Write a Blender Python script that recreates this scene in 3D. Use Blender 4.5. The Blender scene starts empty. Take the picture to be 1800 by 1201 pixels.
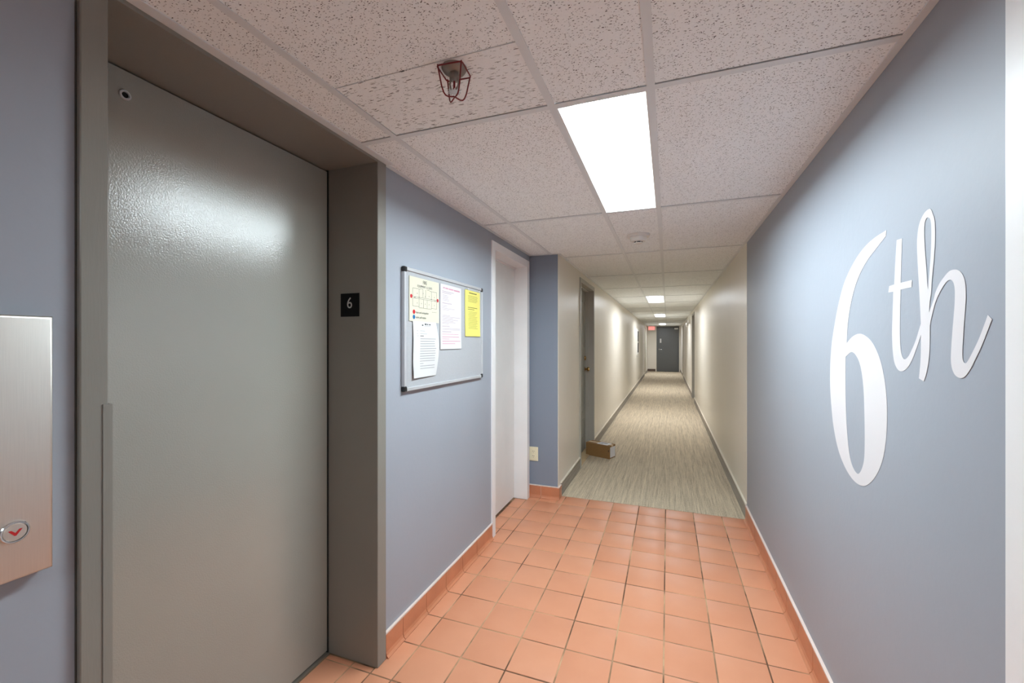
import bpy, bmesh, math, random
from mathutils import Vector, Matrix

random.seed(6)
scene = bpy.context.scene
COL = scene.collection

# ------------------------------------------------------------------ camera, world, exposure
EYE = 1.386
F_PX, YAW = 743.35, 0.35254
cam_data = bpy.data.cameras.new('camera')
cam_data.sensor_fit = 'HORIZONTAL'
cam_data.sensor_width = 36.0
cam_data.lens = F_PX / 1800 * 36.0
cam_data.shift_y = 1.7 / 1800
cam_data.clip_start = 0.02
cam = bpy.data.objects.new('camera', cam_data)
cam.location = (0, 0, EYE)
cam.rotation_euler = (math.pi / 2, 0, YAW)
COL.objects.link(cam)
scene.camera = cam

world = bpy.data.worlds.new('world')
scene.world = world
world.use_nodes = True
world.node_tree.nodes['Background'].inputs[0].default_value = (0.0, 0.0, 0.0, 1)

scene.view_settings.view_transform = 'Standard'
scene.view_settings.look = 'None'
scene.view_settings.gamma = 1.0
scene.view_settings.use_curve_mapping = False
scene.view_settings.exposure = 0.0
scene.cycles.adaptive_threshold = 0.02
scene.cycles.max_bounces = 8
scene.cycles.diffuse_bounces = 6
scene.cycles.glossy_bounces = 4
scene.cycles.sample_clamp_indirect = 8.0

LAMP = 76.0                     # radiance of the lens nearest the lift
LAMP_HALL = 48.0                 # radiance of the older corridor lenses

# ------------------------------------------------------------------ dimensions (metres)
XL, XC, XR = -1.170, -0.905, 0.580      # lobby left wall, corridor left wall, right wall
ZC = 2.165                              # underside of the ceiling grid
Y_BACK, Y_PILLAR, Y_CARPET, Y_END = -4.6, 3.640, 3.738, 21.30
TW = 0.12                               # wall thickness
L1, L2, LR = -0.973, -0.359, -0.048     # main runners
def C(k): return 1.360 + (k - 2) * 1.2315   # cross tees

# ------------------------------------------------------------------ materials
def lin(c):
    return tuple(((v / 255) / 12.92 if v / 255 <= 0.04045 else ((v / 255 + 0.055) / 1.055) ** 2.4) for v in c)

class NT:
    def __init__(self, name):
        self.m = bpy.data.materials.new(name)
        self.m.use_nodes = True
        self.t = self.m.node_tree
        self.b = self.t.nodes['Principled BSDF']
    def n(self, kind, **kw):
        nd = self.t.nodes.new(kind)
        for k, v in kw.items():
            if k.startswith('i_'):
                key = k[2:].replace('_', ' ')
                nd.inputs[key].default_value = v
            else:
                setattr(nd, k, v)
        return nd
    def l(self, a, b): self.t.links.new(a, b)
    def math(self, op, a, b=None, c=None):
        nd = self.t.nodes.new('ShaderNodeMath'); nd.operation = op
        for i, v in enumerate((a, b, c)):
            if v is None: continue
            if isinstance(v, (int, float)): nd.inputs[i].default_value = v
            else: self.l(v, nd.inputs[i])
        return nd.outputs[0]
    def mix(self, fac, a, b):
        nd = self.t.nodes.new('ShaderNodeMix'); nd.data_type = 'RGBA'
        for s, v in ((nd.inputs[0], fac), (nd.inputs[6], a), (nd.inputs[7], b)):
            if isinstance(v, (int, float)): s.default_value = v
            elif isinstance(v, tuple): s.default_value = (*v[:3], 1)
            else: self.l(v, s)
        return nd.outputs[2]
    def pos(self):
        return self.n('ShaderNodeNewGeometry').outputs['Position']
    def objco(self):
        return self.n('ShaderNodeTexCoord').outputs['Object']
    def scale(self, vec, s, rot=(0, 0, 0), loc=(0, 0, 0)):
        m = self.n('ShaderNodeMapping')
        m.inputs['Scale'].default_value = s; m.inputs['Rotation'].default_value = rot; m.inputs['Location'].default_value = loc
        self.l(vec, m.inputs[0]); return m.outputs[0]
    def noise(self, vec, sc, det=3, rough=0.55):
        nd = self.n('ShaderNodeTexNoise'); nd.inputs['Scale'].default_value = sc
        nd.inputs['Detail'].default_value = det; nd.inputs['Roughness'].default_value = rough
        self.l(vec, nd.inputs['Vector']); return nd.outputs[0]
    def bump(self, h, strength, dist):
        nd = self.n('ShaderNodeBump'); nd.inputs['Strength'].default_value = strength; nd.inputs['Distance'].default_value = dist
        self.l(h, nd.inputs['Height']); self.l(nd.outputs[0], self.b.inputs['Normal'])

def plain(name, rgb, rough=0.5, metal=0.0, var=0.0, var_scale=4.0, bump=0.0, bump_scale=300.0, bump_dist=0.001, spec=0.5, coat=0.0):
    k = NT(name); c = lin(rgb)
    k.b.inputs['Roughness'].default_value = rough
    k.b.inputs['Metallic'].default_value = metal
    k.b.inputs['Specular IOR Level'].default_value = spec
    k.b.inputs['Coat Weight'].default_value = coat
    if var:
        f = k.noise(k.pos(), var_scale, 4)
        f2 = k.n('ShaderNodeMapRange'); f2.inputs[1].default_value = .3; f2.inputs[2].default_value = .7
        k.l(f, f2.inputs[0])
        k.l(k.mix(f2.outputs[0], tuple(v * (1 - var) for v in c), tuple(v * (1 + var) for v in c)), k.b.inputs['Base Color'])
    else:
        k.b.inputs['Base Color'].default_value = (*c, 1)
    if bump:
        k.bump(k.noise(k.pos(), bump_scale, 2), bump, bump_dist)
    return k.m

def mat_wall(name, rgb, rough):
    k = NT(name); c = lin(rgb)
    k.b.inputs['Roughness'].default_value = rough
    k.b.inputs['Specular IOR Level'].default_value = .35
    big = k.noise(k.pos(), 1.7, 1)
    k.l(k.mix(big, tuple(v * .96 for v in c), tuple(v * 1.04 for v in c)), k.b.inputs['Base Color'])
    k.bump(k.noise(k.pos(), 40, 2), .22, .002)
    return k.m

def mat_ceiling_tile(name, streaks):
    k = NT(name)
    k.b.inputs['Roughness'].default_value = 0.9
    k.b.inputs['Specular IOR Level'].default_value = 0.1
    base = lin((246, 250, 253))
    oi = k.n('ShaderNodeObjectInfo')
    off = k.n('ShaderNodeVectorMath', operation='ADD')
    k.l(k.pos(), off.inputs[0])
    sc = k.n('ShaderNodeVectorMath', operation='SCALE'); sc.inputs['Scale'].default_value = 37.0
    cmb = k.n('ShaderNodeCombineXYZ'); k.l(oi.outputs['Random'], cmb.inputs[0]); k.l(oi.outputs['Random'], cmb.inputs[1])
    k.l(cmb.outputs[0], sc.inputs[0]); k.l(sc.outputs[0], off.inputs[1])
    p = off.outputs[0]
    # wobble so that the fissures are not perfectly straight
    wob = k.n('ShaderNodeTexNoise'); wob.inputs['Scale'].default_value = 60; k.l(p, wob.inputs['Vector'])
    wsub = k.n('ShaderNodeVectorMath', operation='MULTIPLY_ADD')
    k.l(wob.outputs['Color'], wsub.inputs[0]); wsub.inputs[1].default_value = (.010, .010, 0); k.l(p, wsub.inputs[2])
    p = wsub.outputs[0]
    total = None
    if streaks:
        layers = [(0.10, (34, 230, 1), .24, .80), (-.05, (28, 260, 1), .22, .84), (0.0, (170, 200, 1), .17, .88)]
    else:
        layers = [(0.5, (95, 210, 1), .20, .84), (1.7, (100, 225, 1), .20, .85), (2.6, (105, 215, 1), .20, .86), (0.0, (190, 190, 1), .21, .86)]
    for ang, s, thr, keep in layers:
        v = k.scale(p, s, (0, 0, ang), (ang * 3.1, ang * 1.7, 0))
        vo = k.n('ShaderNodeTexVoronoi'); vo.voronoi_dimensions = '2D'; vo.inputs['Scale'].default_value = 1.0
        k.l(v, vo.inputs['Vector'])
        sep = k.n('ShaderNodeSeparateColor'); k.l(vo.outputs['Color'], sep.inputs[0])
        on = k.math('GREATER_THAN', sep.outputs[0], keep)
        size = k.math('MULTIPLY', k.math('ADD', sep.outputs[1], .45), thr)
        hole = k.math('MULTIPLY', k.math('LESS_THAN', vo.outputs['Distance'], size), on)
        hole = k.math('MULTIPLY', hole, k.math('ADD', k.math('MULTIPLY', sep.outputs[2], .6), .4))
        total = hole if total is None else k.math('MAXIMUM', total, hole)
    mott = k.noise(p, 180, 1)
    col = k.mix(mott, tuple(v * .93 for v in base), tuple(min(1, v * 1.05) for v in base))
    k.l(k.mix(total, col, lin((46, 43, 41))), k.b.inputs['Base Color'])
    return k.m

def mat_floor_tile():
    k = NT('quarry_tile')
    oi = k.n('ShaderNodeObjectInfo')
    p = k.pos()
    n1 = k.noise(p, 9, 2); n2 = k.noise(p, 420, 1)
    f = k.math('ADD', k.math('MULTIPLY', n1, .6), k.math('MULTIPLY', oi.outputs['Random'], .4))
    col = k.mix(f, lin((204, 137, 104)), lin((218, 154, 120)))
    col = k.mix(k.math('MULTIPLY', n2, .25), col, lin((192, 120, 86)))
    k.l(col, k.b.inputs['Base Color'])
    r = k.math('ADD', k.math('MULTIPLY', n1, .12), .36)
    k.l(r, k.b.inputs['Roughness'])
    k.b.inputs['Specular IOR Level'].default_value = 0.45
    k.bump(n1, .12, .0015)
    return k.m

def mat_grout():
    k = NT('grout'); p = k.pos()
    n = k.noise(p, 3.2, 4)
    mr = k.n('ShaderNodeMapRange'); mr.inputs[1].default_value = .42; mr.inputs[2].default_value = .60; k.l(n, mr.inputs[0])
    k.l(k.mix(mr.outputs[0], lin((104, 74, 54)), lin((196, 158, 122))), k.b.inputs['Base Color'])
    k.b.inputs['Roughness'].default_value = 0.9
    return k.m

def mat_carpet(name, dark=1.0, axis=1):
    k = NT(name); p = k.pos()
    s1 = (210, 4, 210)
    a = k.noise(k.scale(p, s1), 1.0, 3, .6)
    b = k.noise(k.scale(p, (420, 48, 420)), 1.0, 2, .7)
    c = k.noise(k.scale(p, (40, 1.0, 40)), 1.0, 2)
    f = k.math('ADD', k.math('MULTIPLY', a, .42), k.math('ADD', k.math('MULTIPLY', b, .38), k.math('MULTIPLY', c, .20)))
    rmp = k.n('ShaderNodeValToRGB'); k.l(f, rmp.inputs[0])
    e = rmp.color_ramp.elements
    def cc(v): return (*[x * dark for x in lin(v)], 1)
    e[0].position = .34; e[0].color = cc((140, 126, 109))
    e[1].position = .68; e[1].color = cc((236, 221, 193))
    m = e.new(.46); m.color = cc((187, 171, 147))
    m = e.new(.54); m.color = cc((211, 195, 169))
    k.l(rmp.outputs[0], k.b.inputs['Base Color'])
    k.b.inputs['Roughness'].default_value = 0.95
    k.b.inputs['Specular IOR Level'].default_value = 0.1
    k.b.inputs['Sheen Weight'].default_value = 0.15
    return k.m

def mat_gloss_paint(name, rgb, rough=0.22, bump=.12, vert=False, spec=.7):
    k = NT(name); c = lin(rgb); p = k.pos()
    k.b.inputs['Roughness'].default_value = rough
    k.b.inputs['Specular IOR Level'].default_value = spec
    n = k.noise(p, 2.2, 3)
    k.l(k.mix(n, tuple(v * .93 for v in c), tuple(v * 1.07 for v in c)), k.b.inputs['Base Color'])
    q = k.scale(p, (260, 260, 30)) if vert else k.scale(p, (215, 215, 215))
    h = k.noise(q, 1.0, 2, .5)
    k.bump(h, bump, .0016)
    return k.m

def mat_brushed(name, rgb, rough=.32):
    k = NT(name); p = k.pos()
    k.b.inputs['Metallic'].default_value = 1.0
    n = k.noise(k.scale(p, (900, 900, 12)), 1.0, 2)
    c = lin(rgb)
    k.l(k.mix(n, tuple(v * .9 for v in c), tuple(min(1, v * 1.08) for v in c)), k.b.inputs['Base Color'])
    k.l(k.math('ADD', k.math('MULTIPLY', n, .12), rough), k.b.inputs['Roughness'])
    return k.m

def mat_emit(name, rgb, strength):
    k = NT(name)
    k.b.inputs['Base Color'].default_value = (.8, .8, .8, 1)
    k.b.inputs['Emission Color'].default_value = (*lin(rgb), 1)
    k.b.inputs['Emission Strength'].default_value = strength
    return k.m

def mat_cardboard():
    k = NT('cardboard'); p = k.pos()
    n = k.noise(k.scale(p, (40, 40, 260)), 1.0, 3)
    k.l(k.mix(n, lin((136, 100, 58)), lin((154, 116, 70))), k.b.inputs['Base Color'])
    k.b.inputs['Roughness'].default_value = .8
    return k.m

M = dict(
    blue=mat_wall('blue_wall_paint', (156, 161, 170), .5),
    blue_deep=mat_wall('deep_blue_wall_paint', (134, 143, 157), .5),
    beige=mat_wall('beige_wall_paint', (228, 222, 210), .38),
    tile=mat_ceiling_tile('mineral_fibre_tile', False),
    tile_s=mat_ceiling_tile('fissured_tile', True),
    tee=plain('white_grid_metal', (222, 227, 230), .45),
    plenum=plain('plenum_dark', (24, 23, 22), .9),
    qtile=mat_floor_tile(), grout=mat_grout(),
    base_tile=plain('red_base_tile', (196, 128, 94), .38, var=.1, var_scale=7, bump=.1, bump_scale=200),
    caulk=plain('pale_caulk', (226, 206, 196), .6),
    dark_caulk=plain('dark_caulk', (70, 66, 62), .8),
    carpet=mat_carpet('streaked_carpet'), carpet_base=mat_carpet('carpet_base_strip', .45),
    cap=plain('base_cap_cream', (228, 220, 204), .5),
    dark_base=plain('dark_vinyl_base', (92, 76, 66), .6),
    elev=mat_gloss_paint('grey_gloss_door_paint', (156, 154, 146), .19, .34, False, 1.0),
    elevf=mat_gloss_paint('grey_gloss_frame_paint', (134, 131, 124), .28, .12, True, .35),
    sill=plain('worn_sill_metal', (150, 140, 128), .5, .6),
    white_frame=plain('white_frame_paint', (236, 235, 235), .38, var=.03, bump=.08, bump_scale=180),
    white_door=plain('white_door_paint', (228, 227, 224), .5, var=.03, bump=.05, bump_scale=180),
    grey_frame=plain('grey_frame_paint', (178, 175, 167), .4, var=.05, bump=.08, bump_scale=180),
    grey_door=plain('grey_door_paint', (152, 151, 145), .4, var=.05),
    pale_frame=plain('pale_frame_paint', (196, 188, 172), .42),
    dark_door=mat_gloss_paint('charcoal_door_paint', (88, 90, 90), .34, .05),
    steel=mat_brushed('brushed_steel', (212, 207, 200), .42),
    chrome=plain('polished_steel', (225, 225, 225), .12, 1.0),
    brass=plain('aged_brass', (188, 150, 92), .25, 1.0),
    alu=plain('anodised_aluminium', (198, 199, 202), .35, .35),
    black=plain('black_plastic', (24, 24, 25), .35),
    gap=plain('dark_gap', (14, 13, 12), .9),
    board=plain('grey_board_cloth', (166, 167, 170), .75, var=.03, var_scale=120),
    paper=plain('white_paper', (206, 205, 204), .7),
    paper_pink=plain('white_paper_warm', (206, 202, 203), .7),
    paper_yellow=plain('yellow_paper', (222, 210, 112), .7),
    paper_cream=plain('cream_card', (204, 199, 178), .6),
    ink=plain('black_ink', (58, 56, 54), .7), ink_grey=plain('grey_ink', (140, 140, 142), .7),
    ink_dark=plain('dark_grey_ink', (78, 78, 80), .7),
    ink_pink=plain('pink_ink', (198, 140, 156), .7), ink_mauve=plain('mauve_ink', (166, 144, 154), .7),
    ink_olive=plain('olive_ink', (146, 142, 76), .7), ink_olive_dark=plain('dark_olive_ink', (92, 88, 46), .7),
    red_dot=plain('red_sticker', (180, 22, 34), .5), blue_dot=plain('blue_sticker', (20, 104, 160), .5),
    vinyl=plain('pale_vinyl', (216, 212, 214), .45),
    plate=plain('black_sign_plate', (14, 14, 15), .6, spec=.15), plate_txt=plain('pale_sign_lettering', (176, 180, 176), .5),
    ivory=plain('ivory_plastic', (234, 226, 196), .4), slot=plain('outlet_slot', (40, 34, 26), .8),
    wplastic=plain('white_plastic', (228, 226, 222), .4),
    cardboard=mat_cardboard(), tape=plain('packing_tape', (206, 178, 138), .3),
    label=plain('shipping_label', (230, 230, 234), .6),
    reflector=plain('troffer_reflector', (236, 236, 234), .5),
    lens=mat_emit('lamp_lens', (233, 249, 255), LAMP),
    lens_hall=mat_emit('hall_lamp_lens', (241, 247, 255), LAMP_HALL),
    lens_added=mat_emit('added_lamp_lens', (233, 249, 255), 38.0),  # lens of the added light behind the viewer
    red_wire=plain('red_coated_wire', (118, 20, 26), .35), pipe=plain('sprinkler_nickel', (150, 140, 132), .4, .5),
    exit_red=mat_emit('exit_sign_face', (230, 40, 50), 0.8), exit_txt=mat_emit('exit_sign_letters', (255, 120, 105), 0.9),
    arrow=plain('red_arrow', (186, 32, 36), .3),
    glass_dark=plain('dark_cabinet_glass', (34, 36, 33), .6, spec=.05),
    wood=plain('pale_wood_threshold', (206, 180, 140), .5, var=.1, var_scale=30),
)

# ------------------------------------------------------------------ mesh helpers
def bm_new(): return bmesh.new()

def box(bm, x0, x1, y0, y1, z0, z1, bevel=0.0, seg=1):
    vs = [bm.verts.new(p) for p in ((x0, y0, z0), (x1, y0, z0), (x1, y1, z0), (x0, y1, z0), (x0, y0, z1), (x1, y0, z1), (x1, y1, z1), (x0, y1, z1))]
    fs = [bm.faces.new([vs[i] for i in f]) for f in ((3, 2, 1, 0), (4, 5, 6, 7), (0, 1, 5, 4), (1, 2, 6, 5), (2, 3, 7, 6), (3, 0, 4, 7))]
    if bevel:
        es = {e for f in fs for e in f.edges}
        bmesh.ops.bevel(bm, geom=list(es), offset=bevel, segments=seg, affect='EDGES', profile=.5)
    return bm

def lathe(bm, prof, centre, axis='z', seg=32, sx=1.0):
    """prof: list of (r, h); spun round the axis through centre"""
    cx, cy, cz = centre; rings = []
    for r, h in prof:
        ring = []
        for i in range(seg):
            a = 2 * math.pi * i / seg
            u, v = r * math.cos(a), r * math.sin(a)
            p = {'z': (cx + u, cy + v, cz + h), 'x': (cx + h, cy + u, cz + v), 'y': (cx + u, cy + h, cz + v)}[axis]
            ring.append(bm.verts.new(p))
        rings.append(ring)
    for a, b in zip(rings, rings[1:]):
        for i in range(seg):
            j = (i + 1) % seg
            bm.faces.new((a[i], a[j], b[j], b[i]))
    bm.faces.new(rings[0][::-1]); bm.faces.new(rings[-1])
    bmesh.ops.recalc_face_normals(bm, faces=bm.faces)
    return bm

def tube(bm, pts, r, seg=8, closed=False):
    pts = [Vector(p) for p in pts]; n = len(pts); rings = []
    prev = None
    for i, p in enumerate(pts):
        if closed: d = (pts[(i + 1) % n] - pts[i - 1]).normalized()
        else: d = (pts[min(i + 1, n - 1)] - pts[max(i - 1, 0)]).normalized()
        if prev is None:
            up = Vector((0, 0, 1)) if abs(d.z) < .9 else Vector((1, 0, 0))
            a = d.cross(up).normalized()
        else:
            a = (prev - d * prev.dot(d)).normalized()
        prev = a; b = d.cross(a)
        rings.append([bm.verts.new(p + (a * math.cos(2 * math.pi * k / seg) + b * math.sin(2 * math.pi * k / seg)) * r) for k in range(seg)])
    for i in range(n if closed else n - 1):
        A, B = rings[i], rings[(i + 1) % n]
        for k in range(seg):
            bm.faces.new((A[k], A[(k + 1) % seg], B[(k + 1) % seg], B[k]))
    if not closed:
        bm.faces.new(rings[0][::-1]); bm.faces.new(rings[-1])
    bmesh.ops.recalc_face_normals(bm, faces=bm.faces)
    return bm

WLOC = {}      # world location of each parent root

def tag(o, label=None, cat=None, group=None, kind=None):
    if label: o['label'] = label
    if cat: o['category'] = cat
    if group: o['group'] = group
    if kind: o['kind'] = kind
    return o

def empty(name, loc, label=None, cat=None, group=None, kind=None):
    o = bpy.data.objects.new(name, None); COL.objects.link(o)
    o.location = loc; o.empty_display_size = .1
    WLOC[o.name] = Vector(loc)
    return tag(o, label, cat, group, kind)

def obj(name, bm, mat, parent=None, smooth=False, origin=None):
    """link one mesh object; bm is in world space, the origin moves to the parent's root (or to origin)"""
    me = bpy.data.meshes.new(name)
    o = bpy.data.objects.new(name, me); COL.objects.link(o)
    off = WLOC.get(parent.name, Vector()) if parent else Vector(origin or (0, 0, 0))
    bmesh.ops.translate(bm, vec=-off, verts=bm.verts)
    bm.to_mesh(me); bm.free()
    if smooth:
        for p in me.polygons: p.use_smooth = True
        me.set_sharp_from_angle(angle=math.radians(38))
    me.materials.append(M[mat] if isinstance(mat, str) else mat)
    if parent: o.parent = parent
    else: o.location = off
    WLOC[o.name] = off
    return o

def boxes(name, lst, mat, parent=None, bevel=0.0, origin=None):
    bm = bm_new()
    for b in lst: box(bm, *b, bevel=bevel)
    return obj(name, bm, mat, parent, origin=origin)

def struct(name, lst, mat, label=None):
    o = boxes(name, lst, mat)
    return tag(o, label=label, kind='structure')

def smooth_loop(pts, sub=5):
    """Catmull-Rom through points; third value marks a corner"""
    n = len(pts); out = []
    P = [(Vector(p[:2]), len(p) > 2) for p in pts]
    for i in range(n):
        p1, c1 = P[i]; p2, c2 = P[(i + 1) % n]
        p0 = P[i - 1][0] if not c1 else p1 - (p2 - p1)
        p3 = P[(i + 2) % n][0] if not c2 else p2 + (p2 - p1)
        for s in range(sub):
            t = s / sub
            out.append(0.5 * ((2 * p1) + (p2 - p0) * t + (2 * p0 - 5 * p1 + 4 * p2 - p3) * t * t + (3 * p1 - p0 - 3 * p2 + p3) * t ** 3))
    return out

def curve_mesh(loops, depth):
    """fill closed 2-D loops (holes allowed), return bmesh lying in local XY with thickness"""
    cu = bpy.data.curves.new('outline', 'CURVE'); cu.dimensions = '2D'; cu.fill_mode = 'BOTH'; cu.extrude = depth / 2
    for lp in loops:
        sp = cu.splines.new('POLY'); sp.points.add(len(lp) - 1); sp.use_cyclic_u = True
        for q, p in zip(sp.points, lp): q.co = (p[0], p[1], 0, 1)
    return data_to_bm(cu)

def data_to_bm(cu):
    tmp = bpy.data.objects.new('outline', cu); COL.objects.link(tmp)
    dg = bpy.context.evaluated_depsgraph_get()
    me = bpy.data.meshes.new_from_object(tmp.evaluated_get(dg))
    bm = bm_new(); bm.from_mesh(me)
    bpy.data.objects.remove(tmp); bpy.data.meshes.remove(me); bpy.data.curves.remove(cu)
    return bm

def text_bm(body, size, depth=.0004, align='CENTER', sx=1.0):
    cu = bpy.data.curves.new('lettering', 'FONT'); cu.body = body; cu.size = size; cu.extrude = depth / 2
    cu.align_x = align; cu.align_y = 'CENTER'
    bm = data_to_bm(cu)
    if sx != 1.0: bmesh.ops.scale(bm, vec=(sx, 1, 1), verts=bm.verts)
    return bm

# frames that map local XY (reading right / up) on to a wall
def to_left_wall(bm, x, y, z):      # wall faces +X, reading direction is +Y
    bmesh.ops.transform(bm, matrix=Matrix(((0, 0, 1, x), (1, 0, 0, y), (0, 1, 0, z), (0, 0, 0, 1))), verts=bm.verts); return bm
def to_right_wall(bm, x):           # wall faces -X; local (Y, Z) already world
    bmesh.ops.transform(bm, matrix=Matrix(((0, 0, -1, x), (1, 0, 0, 0), (0, 1, 0, 0), (0, 0, 0, 1))), verts=bm.verts)
    bmesh.ops.recalc_face_normals(bm, faces=bm.faces); return bm
def to_front(bm, x, y, z):          # surface faces -Y, reading direction is +X
    bmesh.ops.transform(bm, matrix=Matrix(((1, 0, 0, x), (0, 0, -1, y), (0, 1, 0, z), (0, 0, 0, 1))), verts=bm.verts); return bm

# ------------------------------------------------------------------ walls
EY0, EY1 = 0.567, 1.488           # lift opening
EF0, EF1 = 0.519, 1.546           # lift frame, outer edges
EX = -1.423                       # lift door face
D1a, D1b, D1t = 2.812, 3.545, 2.050     # white door opening
D3a, D3b, D3t = 4.650, 5.500, 2.050     # grey door opening in corridor
WT = ZC + .09
struct('wall_left', [(XL - TW, XL, Y_BACK, EF0 + .01, 0, WT), (XL - TW, XL, EF1 - .01, D1a - .02, 0, WT), (XL - TW, XL, D1a - .02, D1b + .02, D1t + .02, WT),
                     (XL - TW, XL, D1b + .02, Y_PILLAR, 0, WT)], 'blue', 'slate blue painted wall on the left of the lift lobby')
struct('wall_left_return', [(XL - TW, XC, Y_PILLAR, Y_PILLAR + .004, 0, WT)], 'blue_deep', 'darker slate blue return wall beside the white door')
LC = [(XC - TW, XC, Y_PILLAR + .004, D3a - .02, 0, WT), (XC - TW, XC, D3a - .02, D3b + .02, D3t + .02, WT), (XC - TW, XC, D3b + .02, 18.43, 0, WT), (XC - TW, XC, 18.43, 19.37, 2.06, WT), (XC - TW, XC, 19.37, Y_END, 0, WT)]
struct('wall_left_corridor', LC, 'beige', 'beige painted left wall of the long corridor')
YB = 3.722
struct('wall_right', [(XR, XR + TW, 1.005, YB, 0, WT), (XR, XR + TW, Y_BACK, -.06, 0, WT), (XR, XR + TW, -.06, 1.005, 2.10, WT)], 'blue', 'slate blue painted wall carrying the large lettering')
RC = [(XR, XR + TW, YB, 10.54, 0, WT), (XR, XR + TW, 10.54, 11.46, 2.06, WT), (XR, XR + TW, 11.46, 17.73, 0, WT), (XR, XR + TW, 17.73, 18.64, 2.06, WT), (XR, XR + TW, 18.64, Y_END, 0, WT)]
struct('wall_right_corridor', RC, 'beige', 'beige painted right wall of the long corridor')
struct('wall_end', [(XC - TW, -.48, Y_END, Y_END + TW, 0, WT), (.49, XR + TW, Y_END, Y_END + TW, 0, WT), (-.48, .49, Y_END, Y_END + TW, 2.13, WT)], 'beige', 'beige end wall around the charcoal door')
struct('wall_back', [(XL - TW, XR + TW, Y_BACK - TW, Y_BACK, 0, WT)], 'beige', 'beige wall behind the viewer')
# thin corner beads where the colours meet; the right one's highlight is painted pale
tag(boxes('trim_1', [(XC - .003, XC + .0015, Y_PILLAR - .0015, Y_PILLAR + .003, .105, ZC)], 'cap'), 'pale corner bead between blue and beige paint on the left', kind='structure')
tag(boxes('trim_2', [(XR - .0012, XR + .002, YB, YB + .006, .125, ZC)], 'cap'), 'corner bead highlight painted as a pale strip between blue and beige on the right wall', kind='structure')

# ------------------------------------------------------------------ floor: quarry tiles on a grout bed
T = 0.2097; GX, GY = -0.016, 3.555; G = 0.0065
floor = struct('floor', [(XL - .3, XR + .05, Y_BACK, Y_CARPET, -.06, -.0022)], 'grout', 'orange quarry tile floor of the lift lobby')
tile_mesh = None
def tile_bm(w, d, h=.009):
    bm = bm_new(); box(bm, -w / 2, w / 2, -d / 2, d / 2, -h, 0)
    top = [e for e in bm.edges if all(v.co.z > -1e-6 for v in e.verts)]
    bmesh.ops.bevel(bm, geom=top, offset=.0014, segments=2, affect='EDGES', profile=.5)
    return bm
rest = bm_new()
def put_tile(x0, x1, y0, y1):
    global tile_mesh
    x0 += G / 2; x1 -= G / 2; y0 += G / 2; y1 -= G / 2
    w, d = x1 - x0, y1 - y0
    if w < .008 or d < .008: return
    cx, cy = (x0 + x1) / 2, (y0 + y1) / 2
    if cy < -.35:
        b = tile_bm(w, d); me = bpy.data.meshes.new('t'); bmesh.ops.translate(b, vec=(cx, cy, 0), verts=b.verts); b.to_mesh(me); b.free()
        rest.from_mesh(me); bpy.data.meshes.remove(me); return
    full = abs(w - (T - G)) < 1e-5 and abs(d - (T - G)) < 1e-5
    if full and tile_mesh: me = tile_mesh
    else:
        b = tile_bm(w, d); me = bpy.data.meshes.new('floor_tile'); b.to_mesh(me); b.free(); me.materials.append(M['qtile'])
        for p in me.polygons: p.use_smooth = True
        me.set_sharp_from_angle(angle=math.radians(60))
        if full: tile_mesh = me
    o = bpy.data.objects.new('floor_tile', me); COL.objects.link(o); o.parent = floor
    o.location = (cx, cy, random.uniform(-.0005, .0002))
    o.rotation_euler = (random.uniform(-.0012, .0012), random.uniform(-.0012, .0012), random.uniform(-.002, .002))
def cells(x0, x1, y0, y1):
    i0 = math.floor((x0 - GX) / T); j0 = math.floor((y0 - GY) / T)
    i = i0
    while GX + i * T < x1:
        j = j0
        while GY + j * T < y1:
            a, b = max(x0, GX + i * T), min(x1, GX + (i + 1) * T)
            c, d = max(y0, GY + j * T), min(y1, GY + (j + 1) * T)
            put_tile(a, b, c, d); j += 1
        i += 1
cells(XL, XR, Y_BACK, GY)
cells(XC, XR, GY, Y_CARPET + G / 2)
cells(XL, XC, GY, Y_PILLAR)
cells(EX + .012, XL, EY0, EY1)
cells(XL - .115, XL, D1a, D1b)
ro = obj('tile_field', rest, 'qtile', floor); ro['kind'] = 'stuff'

# carpet
carpet = struct('floor_carpet', [(XC - .14, XR + .14, Y_CARPET, Y_END + .02, -.06, .002)], 'carpet', 'grey brown streaked carpet running down the corridor')

# ------------------------------------------------------------------ ceiling: grid, tiles, wall angles
ceiling = struct('ceiling', [(XL - .35, XR + TW, Y_BACK, Y_END + .05, ZC + .085, ZC + .14)], 'plenum', 'white suspended ceiling of speckled lay-in tiles')
FL = .012                                 # half flange width
TZ = ZC + .0035                           # tile face
LIGHT_ROWS = {-1, 2, 7, 11, 16}
KMIN, KMAX = -4, 18
def tee(name, x0, x1, y0, y1):
    boxes(name, [(x0, x1, y0, y1, ZC, ZC + .0028), ((x0 + x1) / 2 - .004 if y1 - y0 > x1 - x0 else x0, (x0 + x1) / 2 + .004 if y1 - y0 > x1 - x0 else x1,
           y0 if y1 - y0 > x1 - x0 else (y0 + y1) / 2 - .004, y1 if y1 - y0 > x1 - x0 else (y0 + y1) / 2 + .004, ZC + .0028, ZC + .03)], 'tee', ceiling)
tee('main_runner', L1 - FL, L1 + FL, Y_BACK, Y_PILLAR)
tee('main_runner', L2 - FL, L2 + FL, Y_BACK, Y_END)
tee('main_runner', LR - FL, LR + FL, Y_BACK, Y_END)
def tile(name, x0, x1, y0, y1, mat='tile'):
    # panel lies on the flanges; a narrow dark gap is left at its far edge
    boxes(name, [(x0, x1, y0, y1, TZ, TZ + .014)], mat, ceiling)
ylist = [Y_BACK] + [C(k) for k in range(KMIN, KMAX + 1) if Y_BACK < C(k) < Y_END] + [Y_END]
CUT = 1.036
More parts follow.
